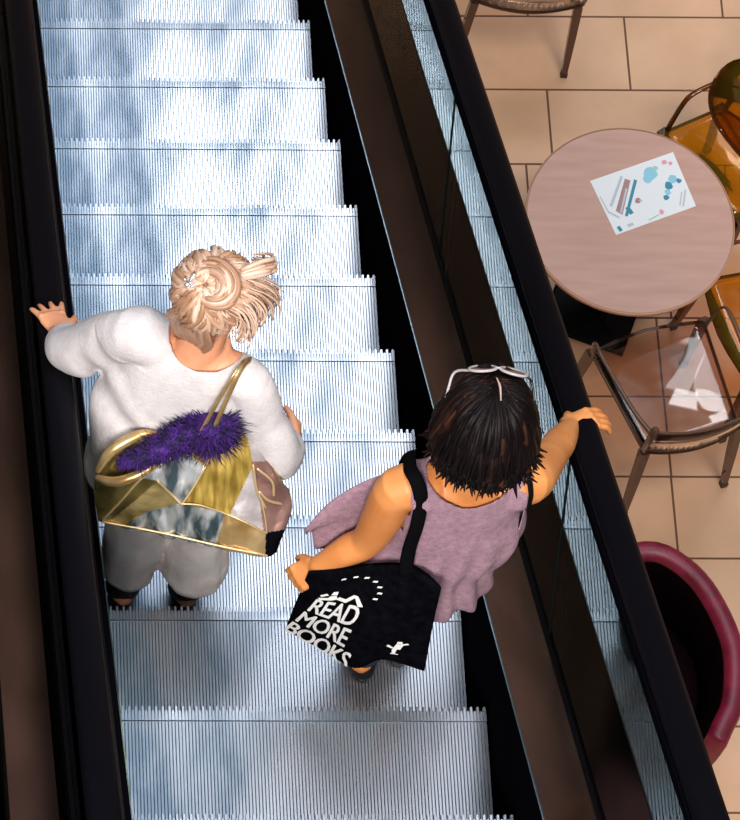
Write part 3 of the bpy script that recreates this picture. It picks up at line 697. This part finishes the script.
# dark bob
hf, hu = HF2.normalized(), HU2.normalized(); hu = (hu-hf*hu.dot(hf)).normalized(); hr = hf.cross(hu)
base = [ball(HL(0,-.02,.030,H2), .102, .120, .108, (hr,hf,hu), 28, 16), ball(HL(0,-.06,-.045,H2), .092, .062, .075, (hr,hf,hu), 24, 12)]
paths = []
for k in range(420):
    th = random.uniform(-2.55, 2.55); a = th; 
    # th = 0 is the back of the head; strands start at the parting and fall around
    sx, sy = math.sin(a), -math.cos(a)
    ln = random.uniform(.85,1.1); front = max(0, -math.cos(a)*-1)
    px = random.uniform(-.006,.012); py = random.uniform(-.03,.07)
    p0 = V((px, py, .142)); 
    pts = [p0]
    for e, rr, dz in ((.55,.070,.128),(1.0,.108,.062),(1.0,.118,-.01),(1.0,.117,-.045*ln)):
        wv = 1+.07*nz((k*.7, dz*9, 0), 1.0)
        yy = -.022 + sy*(rr*1.12)*wv; xx = sx*rr*1.0*wv
        if dz < -.03 and sy > .35: yy -= .03
        pts.append(V((xx+px*.3, yy+(py*.3 if rr < .08 else 0), dz)))
    tip = pts[-1]+V((sx*random.uniform(-.015,.03), sy*random.uniform(-.01,.03), -random.uniform(.01,.042))); pts.append(tip)
    if sy > .55: pts = pts[:3]+[pts[3]*1.0]
    else:
        for q in range(3, len(pts)): pts[q] = pts[q]+V((sy,-sx,0))*(.012*math.sin(k*1.3+q*1.9))+V((sx,sy,0))*(.012*math.sin(k*.9+q*2.3))
    pts = [HL(q.x,q.y,q.z,H2) for q in pts]
    w = random.uniform(.005,.010); rs = [w*.6]+[w]*(len(pts)-2)+[w*.15]
    paths.append((pts, rs, random.uniform(-.1,.35)+(.35 if random.random() < .1 else 0)+(.18 if th < -1.0 or th > 2.1 else 0)))
hair2 = locks('hair', H2, None, paths, M['dark'], w2, base)
def scalpline():
    pts = [HL(.005,.010,.157,H2), HL(.014,-.015,.154,H2), HL(.018,-.05,.145,H2)]
    return tube(pts, [.0015,.003,.0015], seg=6)
o = put('hair_parting', *scalpline(), M['scalp'], w2); o['label'] = 'pale parting line in the dark hair'
for (sx, pt, nm) in ((1, SH_R, 'strap'),):
    q = [pt+V((-.03,.07,.02)), P(522,458,2.46), P(527,470,2.465), P(530,484,2.445), P(531,497,2.405), P(529,506,2.36)]
    o = put('camisole_strap', *tube(q, .0075, seg=8, flat=.3, ref=(0,0,1)), M['tag'], w2); o['label'] = 'thin black camisole strap at the right armhole'
# sunglasses pushed up on the hair
sgc = HL(.008,.042,.153,H2); sg_t = thing('sunglasses', 'sunglasses with pale rims pushed up on the dark hair', 'sunglasses', sgc)
sax = hr; sfw = (hf*.55+hu*.83).normalized(); sup = sax.cross(sfw)*1
sup = (hu*.55-hf*.83).normalized()
def SG(x, y, z): return sgc+hr*x+sfw*y+sup*z
for s in (-1, 1):
    pts = [SG(s*.037+math.cos(a)*.033, 0.004-abs(s*.034+math.cos(a)*.028)*.18, math.sin(a)*.025) for a in [2*math.pi*k/20 for k in range(21)]]
    o = put('rim', *tube(pts, .0036, seg=8, n=1, rnd=False), M['frame_white'], sg_t)
    put('lens', [SG(s*.034,.004-.006,0)]+pts[:-1], [(0,1+i,1+(i+1)%20) for i in range(20)], M['eyeglass'], sg_t)
    put('temple', *tube([SG(s*.062,-.008,.006), HL(s*.092,.055,.112,H2), HL(s*.104,.02,.088,H2), HL(s*.110,-.02,.055,H2)], .0036, seg=6), M['frame_white'] if s < 0 else M['eyeglass'], sg_t)
put('bridge', *tube([SG(-.009,.003,.004), SG(0,.006,.008), SG(.009,.003,.004)], .003, seg=6), M['frame_white'], sg_t)
# ================================================================== BAGS
def sheet(rows, ns=6, nt=6):
    """rows: list of polylines (top to bottom) -> dense grid sampler"""
    rr = [cr(r, ns) for r in rows]; cols = list(zip(*rr)); cc = [cr(list(c), nt) for c in cols]
    return cc   # cc[s][t]
def sampler(cc):
    S_, T_ = len(cc)-1, len(cc[0])-1
    def f(s, t):
        s = min(max(s,0),1)*S_; t = min(max(t,0),1)*T_; i, j = min(int(s),S_-1), min(int(t),T_-1); a, b = s-i, t-j
        return (cc[i][j]*(1-a)+cc[i+1][j]*a)*(1-b)+(cc[i][j+1]*(1-a)+cc[i+1][j+1]*a)*b
    def nrm(s, t):
        e = .02; u = f(s+e,t)-f(s-e,t); v = f(s,t+e)-f(s,t-e); n_ = u.cross(v); n_.normalize()
        return n_ if n_.dot(CP-f(s,t)) > 0 else -n_
    return f, nrm
def bagmesh(name, f, nrm, thick, ms, parent, NS=48, NT=36, mid_fn=None, puff=.02, ripple=None):
    vs = []; fs = []; fm = []
    for j in range(NT+1):
        for i in range(NS+1):
            s, t = i/NS, j/NT; n_ = nrm(s,t); w = ripple(s,t) if ripple else 0
            vs.append(f(s,t)+n_*(w+puff*(4*s*(1-s))**.6*(4*t*(1-t))**.4))
    N = len(vs)
    for j in range(NT+1):
        for i in range(NS+1):
            s, t = i/NS, j/NT; e = (16*s*(1-s)*t*(1-t))**.35; vs.append(f(s,t)-nrm(.5,.5)*(thick*e+.003))
    W_ = NS+1
    for j in range(NT):
        for i in range(NS):
            a = j*W_+i; fs.append((a,a+W_,a+W_+1,a+1)); fm.append(mid_fn((i+.5)/NS,(j+.5)/NT) if mid_fn else 0)
            fs.append((N+a,N+a+1,N+a+W_+1,N+a+W_)); fm.append(0)
    ed = [(i,i+1) for i in range(NS)]+[(NT*W_+i+1,NT*W_+i) for i in range(NS)]+[((j+1)*W_,j*W_) for j in range(NT)]+[(j*W_+NS,(j+1)*W_+NS) for j in range(NT)]
    for a, b in ed: fs.append((a,b,N+b,N+a)); fm.append(0)
    o = put(name, vs, fs, ms, parent, fm=fm); return fixn(o)
# tote bag
rows = [[P(308,572,2.00), P(340,570,2.06), P(375,566,2.14), P(410,568,2.19), P(441,588,2.19)],
        [P(297,600,1.83), P(330,612,1.88), P(362,618,1.96), P(395,618,2.00), P(432,628,1.99)],
        [P(285,630,1.67), P(322,651,1.71), P(355,667,1.76), P(382,660,1.80), P(424,672,1.79)]]
tf, tn = sampler(sheet(rows))
tote = thing('tote_bag', 'black canvas tote bag reading READ MORE BOOKS on the dark-haired person\'s shoulder', 'bag', tf(.5,1))
bagmesh('bag_body', tf, tn, .05, M['canvas'], tote, puff=.012, ripple=lambda s, t: .004*math.sin(s*9+t*3))
def tpt(s, t, off=.0): 
    n_ = tn(s,t); return tf(s,t)+n_*(off+.004*math.sin(s*9+t*3)+.012*max(0,4*s*(1-s))**.6*max(0,4*t*(1-t))**.4)
def textgeo(txt):
    c = bpy.data.curves.new('t','FONT'); c.body = txt; c.size = 1; c.offset = 0; c.space_character = .93; c.resolution_u = 3
    o = bpy.data.objects.new('t', c); COL.objects.link(o); dg = bpy.context.evaluated_depsgraph_get(); dg.update()
    me = bpy.data.meshes.new_from_object(o.evaluated_get(dg)); bpy.data.objects.remove(o)
    bm = bmesh.new(); bm.from_mesh(me); bmesh.ops.triangulate(bm, faces=bm.faces)
    for _ in range(4):
        bmesh.ops.subdivide_edges(bm, edges=[e for e in bm.edges if e.calc_length() > .09], cuts=1)
        bmesh.ops.triangulate(bm, faces=bm.faces)
    vs = [v.co.copy() for v in bm.verts]; bm.verts.index_update(); fs = [tuple(v.index for v in f_.verts) for f_ in bm.faces]; bm.free()
    return vs, fs
# print frame: origin, right and up steps in bag coordinates
O_, UX, UY = (.105,.52), (.355,.040), (.050,-.225)
g = G()
def prt(vf, sx, sy, ox, oy, clip=None):
    vs, fs = vf; out = []
    for v in vs:
        x, y = v.x*sx+ox, v.y*sy+oy; out.append((O_[0]+UX[0]*x+UY[0]*y, O_[1]+UX[1]*x+UY[1]*y))
    fs = [f_ for f_ in fs if all(0 < out[i][1] < .985 and 0 < out[i][0] < 1 for i in f_)]
    g.add(([tpt(a, b, .0055) for a, b in out], fs))
def fitw(txt, width, height, ox, oy):
    vs, fs = textgeo(txt); x0, x1 = min(v.x for v in vs), max(v.x for v in vs); y1 = max(v.y for v in vs)
    for dx, dy in ((-.024,0),(.024,0),(0,.012),(0,-.012)): prt(([V((v.x-x0+dx, v.y+dy, 0)) for v in vs], fs), width/(x1-x0), height/y1, ox, oy)
fitw('READ', 1.0, .86, .0, .0); fitw('MORE', 1.04, .86, -.02, -1.0); fitw('BOOKS', 1.26, .86, -.03, -2.0)
def poly(pts): return ([V((x,y,0)) for x, y in pts], [tuple(range(len(pts)))])
# reclining reader above the words
for pp_ in ([(.05,.85),(.30,.95),(.42,1.05),(.34,1.22),(.22,1.16),(.20,1.06),(.0,.96)], [(.22,1.22),(.36,1.24),(.34,1.42),(.24,1.40)],
            [(.40,1.02),(.62,.92),(.78,1.22),(.70,1.30),(.58,1.08),(.42,1.16)], [(.70,1.30),(.80,1.26),(1.0,.88),(.90,.84)], [(.05,1.05),(.18,1.20),(.12,1.28),(.0,1.12)]):
    prt(poly(pp_), 1, 1, 0, 0)
for k in range(7):
    a = rad(115-k*22); x, y = .55+math.cos(a)*.62, 1.45+math.sin(a)*.62
    prt(poly([(x-.05,y-.035),(x+.045,y-.03),(x+.05,y+.035),(x-.04,y+.03)]), 1, 1, 0, 0)
o = g.put('printed_lettering', M['print'], tote, smooth=False); o['label'] = 'white READ MORE BOOKS lettering with a lying reader'
g = G()
# small figure near the right corner
O_, UX, UY = (.74,.86), (.16,.0), (.0,-.12)
for pp_ in ([(.0,.8),(.25,.55),(.35,.62),(.08,.95)], [(.30,.45),(.62,.50),(.70,1.0),(.42,1.05)], [(.42,1.08),(.66,1.06),(.62,1.32),(.44,1.30)], [(.30,.45),(.50,.47),(.46,.0),(.34,.0)], [(.62,.9),(.9,1.15),(.84,1.25),(.60,1.05)], [(.28,.02),(.6,.0),(.58,-.08),(.28,-.06)]):
    prt(poly(pp_), 1, 1, 0, 0)
o = g.put('printed_figure', M['print'], tote, smooth=False); o['label'] = 'small white figure print near the corner'
q = [tf(.72,.02)+V((0,-.01,0)), P(409,550,2.26), P(417,525,2.36), P(421,500,2.43), P(417,482,2.47), P(410,468,2.46), SH_L+V((.03,.10,.0)), SH_L+V((.03,.11,-.12))]
put('strap', *tube(q, .018, seg=8, flat=.2, ref=(0,1,.3)), M['strapblack'], tote)
# patchwork shoulder bag
rows = [[P(98,464,1.90), P(128,446,1.95), P(165,430,1.99), P(205,420,2.00), P(238,425,1.99), P(263,452,1.93), P(282,482,1.86)],
        [P(94,492,1.82), P(128,482,1.85), P(165,470,1.88), P(204,466,1.88), P(236,476,1.86), P(266,494,1.82), P(292,505,1.79)],
        [P(99,521,1.72), P(132,529,1.71), P(167,537,1.70), P(202,545,1.70), P(233,552,1.70), P(262,557,1.70), P(277,553,1.70)]]
hf_, hn_ = sampler(sheet(rows))
hb_ = thing('shoulder_bag', 'metallic gold and silver patchwork bag on the blonde person\'s back', 'bag', hf_(.5,1))
def pix(p):
    d = p-CP; z = d.dot(F); return (PX+FPX*d.dot(R)/z, PY-FPX*d.dot(U)/z)
def inside(x, y, pg):
    c = False; n = len(pg)
    for i in range(n):
        (x0,y0),(x1,y1) = pg[i], pg[i-1]
        if (y0 > y) != (y1 > y) and x < (x1-x0)*(y-y0)/(y1-y0)+x0: c = not c
    return c
Q = lambda pts: [(70+a/2.846, 360+b/2.846) for a, b in pts]
PATCH = [(3, Q([(558,492),(640,480),(620,580),(556,560)])), (6, Q([(515,290),(700,290),(700,420),(600,502),(552,490),(540,400)])),
         (2, Q([(308,255),(388,300),(320,412),(250,347)])), (2, Q([(200,335),(310,230),(310,258),(250,347)])),
         (0, Q([(441,438),(558,492),(572,570),(412,540)])), (2, Q([(225,432),(320,408),(441,438),(412,540),(170,500),(160,468)])),
         (5, Q([(320,412),(385,300),(420,215),(500,200),(522,300),(456,440)])), (4, Q([(522,290),(548,370),(560,492),(450,440)])),
         (7, Q([(252,345),(322,412),(222,434),(130,470),(110,465)])), (1, Q([(40,200),(300,200),(300,300),(250,350),(120,470),(60,480)]))]
def patch(s, t):
    x, y = pix(hp_(s, t))
    for k, pg in PATCH:
        if inside(x, y, pg): return k
    return 5 if x < 235 else 4
MSB = [M['gold'], M['olive'], M['silver'], M['skirt'], M['pewter'], M['mesh'], M['rose'], M['gold2']]
HR = lambda s, t: .006*math.sin(s*34+t*9)*(.5+.5*math.sin(s*7)) + .006*math.sin(s*62-t*14+2*math.sin(t*9))*max(0,min(1,(t-.45)*3))*max(0,1-abs(s-.42)*3.2) + .005*nz((s*9,t*7,1), 1.0)
HP = .028
def hp_(s, t, off=.003): n_ = hn_(s,t); return hf_(s,t)+n_*(off+HR(s,t)+HP*max(0,4*s*(1-s))**.6*max(0,4*t*(1-t))**.4)
bagmesh('bag_body', hf_, hn_, .07, MSB, hb_, NS=170, NT=110, mid_fn=patch, puff=HP, ripple=HR)
TAB = [(i/80, j/60, pix(hp_(i/80, j/60))) for i in range(81) for j in range(61)]
def onbag(x, y, off=.003):
    b = sorted(TAB, key=lambda e_: (e_[2][0]-x)**2+(e_[2][1]-y)**2)[:3]
    w = [1/((e_[2][0]-x)**2+(e_[2][1]-y)**2+.05) for e_ in b]; W_ = sum(w)
    return hp_(sum(e_[0]*k for e_, k in zip(b, w))/W_, sum(e_[1]*k for e_, k in zip(b, w))/W_, off)
g = G()
def seam(a, b, r=.003, k=10): g.add(tube([hp_(a[0]+(b[0]-a[0])*i/k, a[1]+(b[1]-a[1])*i/k) for i in range(k+1)], r, seg=6, n=1))
for ln, r_ in ((Q([(415,145),(370,200),(330,252)]),.0035), (Q([(330,252),(265,295),(200,340),(150,395),(95,455)]),.0035), (Q([(308,258),(345,275),(388,302)]),.0035), (Q([(388,302),(352,360),(318,412)]),.003),
            (Q([(250,347),(285,380),(318,412)]),.0035), (Q([(318,410),(370,412),(441,438),(500,462),(558,492)]),.0025), (Q([(96,460),(200,480),(320,505),(440,532),(560,556)]),.0035),
            (Q([(522,300),(532,370),(556,420)]),.004), (Q([(535,310),(575,345),(580,385)]),.004), (Q([(540,375),(565,400),(600,410)]),.004), (Q([(545,400),(556,450),(560,492)]),.0025)):
    g.add(tube([onbag(x, y) for x, y in ln], r_, seg=6, n=4))
o = g.put('piping', M['piping'], hb_)
g = G()
g.add(tube([P(98,470,1.90), P(112,450,1.96), P(140,435,1.99), P(158,434,1.99)], [.010,.016,.014,.006], seg=10)); g.add(tube([P(98,478,1.89), P(115,482,1.92), P(140,474,1.95), P(160,462,1.96)], [.010,.014,.012,.006], seg=10))
o = g.put('rolled_rim', M['gold'], hb_); o['label'] = 'gathered shiny gold opening rim'
for k in (0, 1):
    q = [P(199+12*k,436,2.06), P(214+9*k,408,2.16), P(226+6*k,388,2.225), P(236+3*k,373,2.265), P(243+2*k,363,2.25), P(250,360,2.20), P(257,362,2.12)]
    put('strap', *tube(q, [.0085]*7, seg=8, flat=.4, ref=(0,1,1)), M['gold'], hb_)
# purple fluffy scarf stuffed in the bag
sc_path = cr([P(120,464,1.975), P(145,455,1.995), P(172,443,2.02), P(195,430,2.04), P(212,428,2.05), P(218,438,2.03)], 8)
scr = crs([.014,.032,.042,.050,.070,.060], 8)
g = G(); g.add(tube(sc_path[::2], [r*.75 for r in scr[::2]], seg=14, n=2))
for k in range(4200):
    i = random.randrange(len(sc_path)-1); c = sc_path[i]; t = (sc_path[i+1]-c).normalized(); a = random.uniform(0,6.28)
    e1 = t.orthogonal().normalized(); e2 = t.cross(e1); d = (e1*math.cos(a)+e2*math.sin(a)+t*random.uniform(-.7,.9)+V((-.12,-.1,-.05))).normalized()
    L = scr[i]*random.uniform(.25,.95)*(1 if random.random() < .85 else 1.4); b = c+d*scr[i]*.55; w = d.orthogonal().normalized()*random.uniform(.0012,.0026); w2_ = d.cross(w)
    bend = V((random.uniform(-.3,.3),random.uniform(-.3,.3),random.uniform(-.5,.1)))*L
    m1 = b+d*L*.5; tip = b+d*L+bend
    g.add(([b-w, b+w, b+w2_, m1-w*.8, m1+w*.8, m1+w2_*.8, tip], [(0,1,4,3),(1,2,5,4),(2,0,3,5),(3,4,6),(4,5,6),(5,3,6)]))
o = g.put('scarf', M['purple'], None, loc=sc_path[0]); tag(o, 'fluffy purple scarf stuffed into the opening of the metallic patchwork bag', 'scarf')
# ================================================================== LIGHT
wd = bpy.data.worlds.new('world'); S.world = wd; wd.use_nodes = True; nt = wd.node_tree; n = nt.nodes; l = nt.links
bg = n['Background']; tc = n.new('ShaderNodeTexCoord'); sx = n.new('ShaderNodeSeparateXYZ'); l.new(tc.outputs['Generated'], sx.inputs[0])
rp = n.new('ShaderNodeValToRGB'); e = rp.color_ramp.elements
e[0].position = .40; e[0].color = (.05,.035,.03,1); e[1].position = 1; e[1].color = (.55,.63,.74,1)
for pos, c in ((.425,(.16,.10,.08)),(.452,(.22,.13,.09)),(.475,(.30,.23,.21)),(.486,(.55,.44,.40)),(.491,(1.3,.92,.76)),(.497,(1.5,.95,.45)),(.501,(1.2,.9,.75)),(.507,(1.2,.9,.75)),(.511,(.08,.05,.09)),(.60,(.16,.13,.12)),(.66,(.22,.19,.18)),(.80,(.50,.56,.66))): k = e.new(pos); k.color = (*c,1)
mr = n.new('ShaderNodeMapRange'); mr.inputs['From Min'].default_value = -1; l.new(sx.outputs['Z'], mr.inputs['Value']); l.new(mr.outputs[0], rp.inputs['Fac'])
nz_ = n.new('ShaderNodeTexNoise'); nz_.inputs['Scale'].default_value = 5; nz_.inputs['Detail'].default_value = 2; l.new(tc.outputs['Generated'], nz_.inputs['Vector'])
r2 = n.new('ShaderNodeMapRange'); r2.inputs['From Min'].default_value = .4; r2.inputs['From Max'].default_value = .62; r2.inputs['To Min'].default_value = .25; r2.inputs['To Max'].default_value = 1.6; l.new(nz_.outputs['Fac'], r2.inputs['Value'])
mu = n.new('ShaderNodeVectorMath'); mu.operation = 'SCALE'; l.new(rp.outputs['Color'], mu.inputs[0]); l.new(r2.outputs[0], mu.inputs['Scale']); l.new(mu.outputs[0], bg.inputs['Color'])
bg.inputs['Strength'].default_value = .62
def skylight_or_fill(loc, sx_, sy_, power, col):
    L = bpy.data.lights.new('skylight_or_fill', 'AREA'); L.shape = 'RECTANGLE'; L.size = sx_; L.size_y = sy_; L.energy = power; L.color = col
    o = bpy.data.objects.new('skylight_or_fill', L); COL.objects.link(o); o.location = loc
    d = V((1,0,-1))-V(loc); o.rotation_euler = d.to_track_quat('-Z','Y').to_euler(); return o
for X in (-2.0, 1.5, 5.0):
    for Y, E_ in ((3.8, 24), (7.4, 115), (11.0, 255)):
        skylight_or_fill((X, Y, 18), 3.4, 3.5, E_, (.86,.93,1.0))
skylight_or_fill((2.5,-3.5,15), 4, 4, 1180, (1,.94,.86))  # added fill lamp from high up, brightens the people's backs
skylight_or_fill((-3.0,-10,12), 3, 3, 2250, (1,.95,.89))  # second added fill lamp, behind the camera, for backs and trousers
S.view_settings.view_transform = 'Standard'; S.view_settings.look = 'None'; S.view_settings.gamma = 1; S.view_settings.exposure = 0
S.view_settings.use_curve_mapping = False
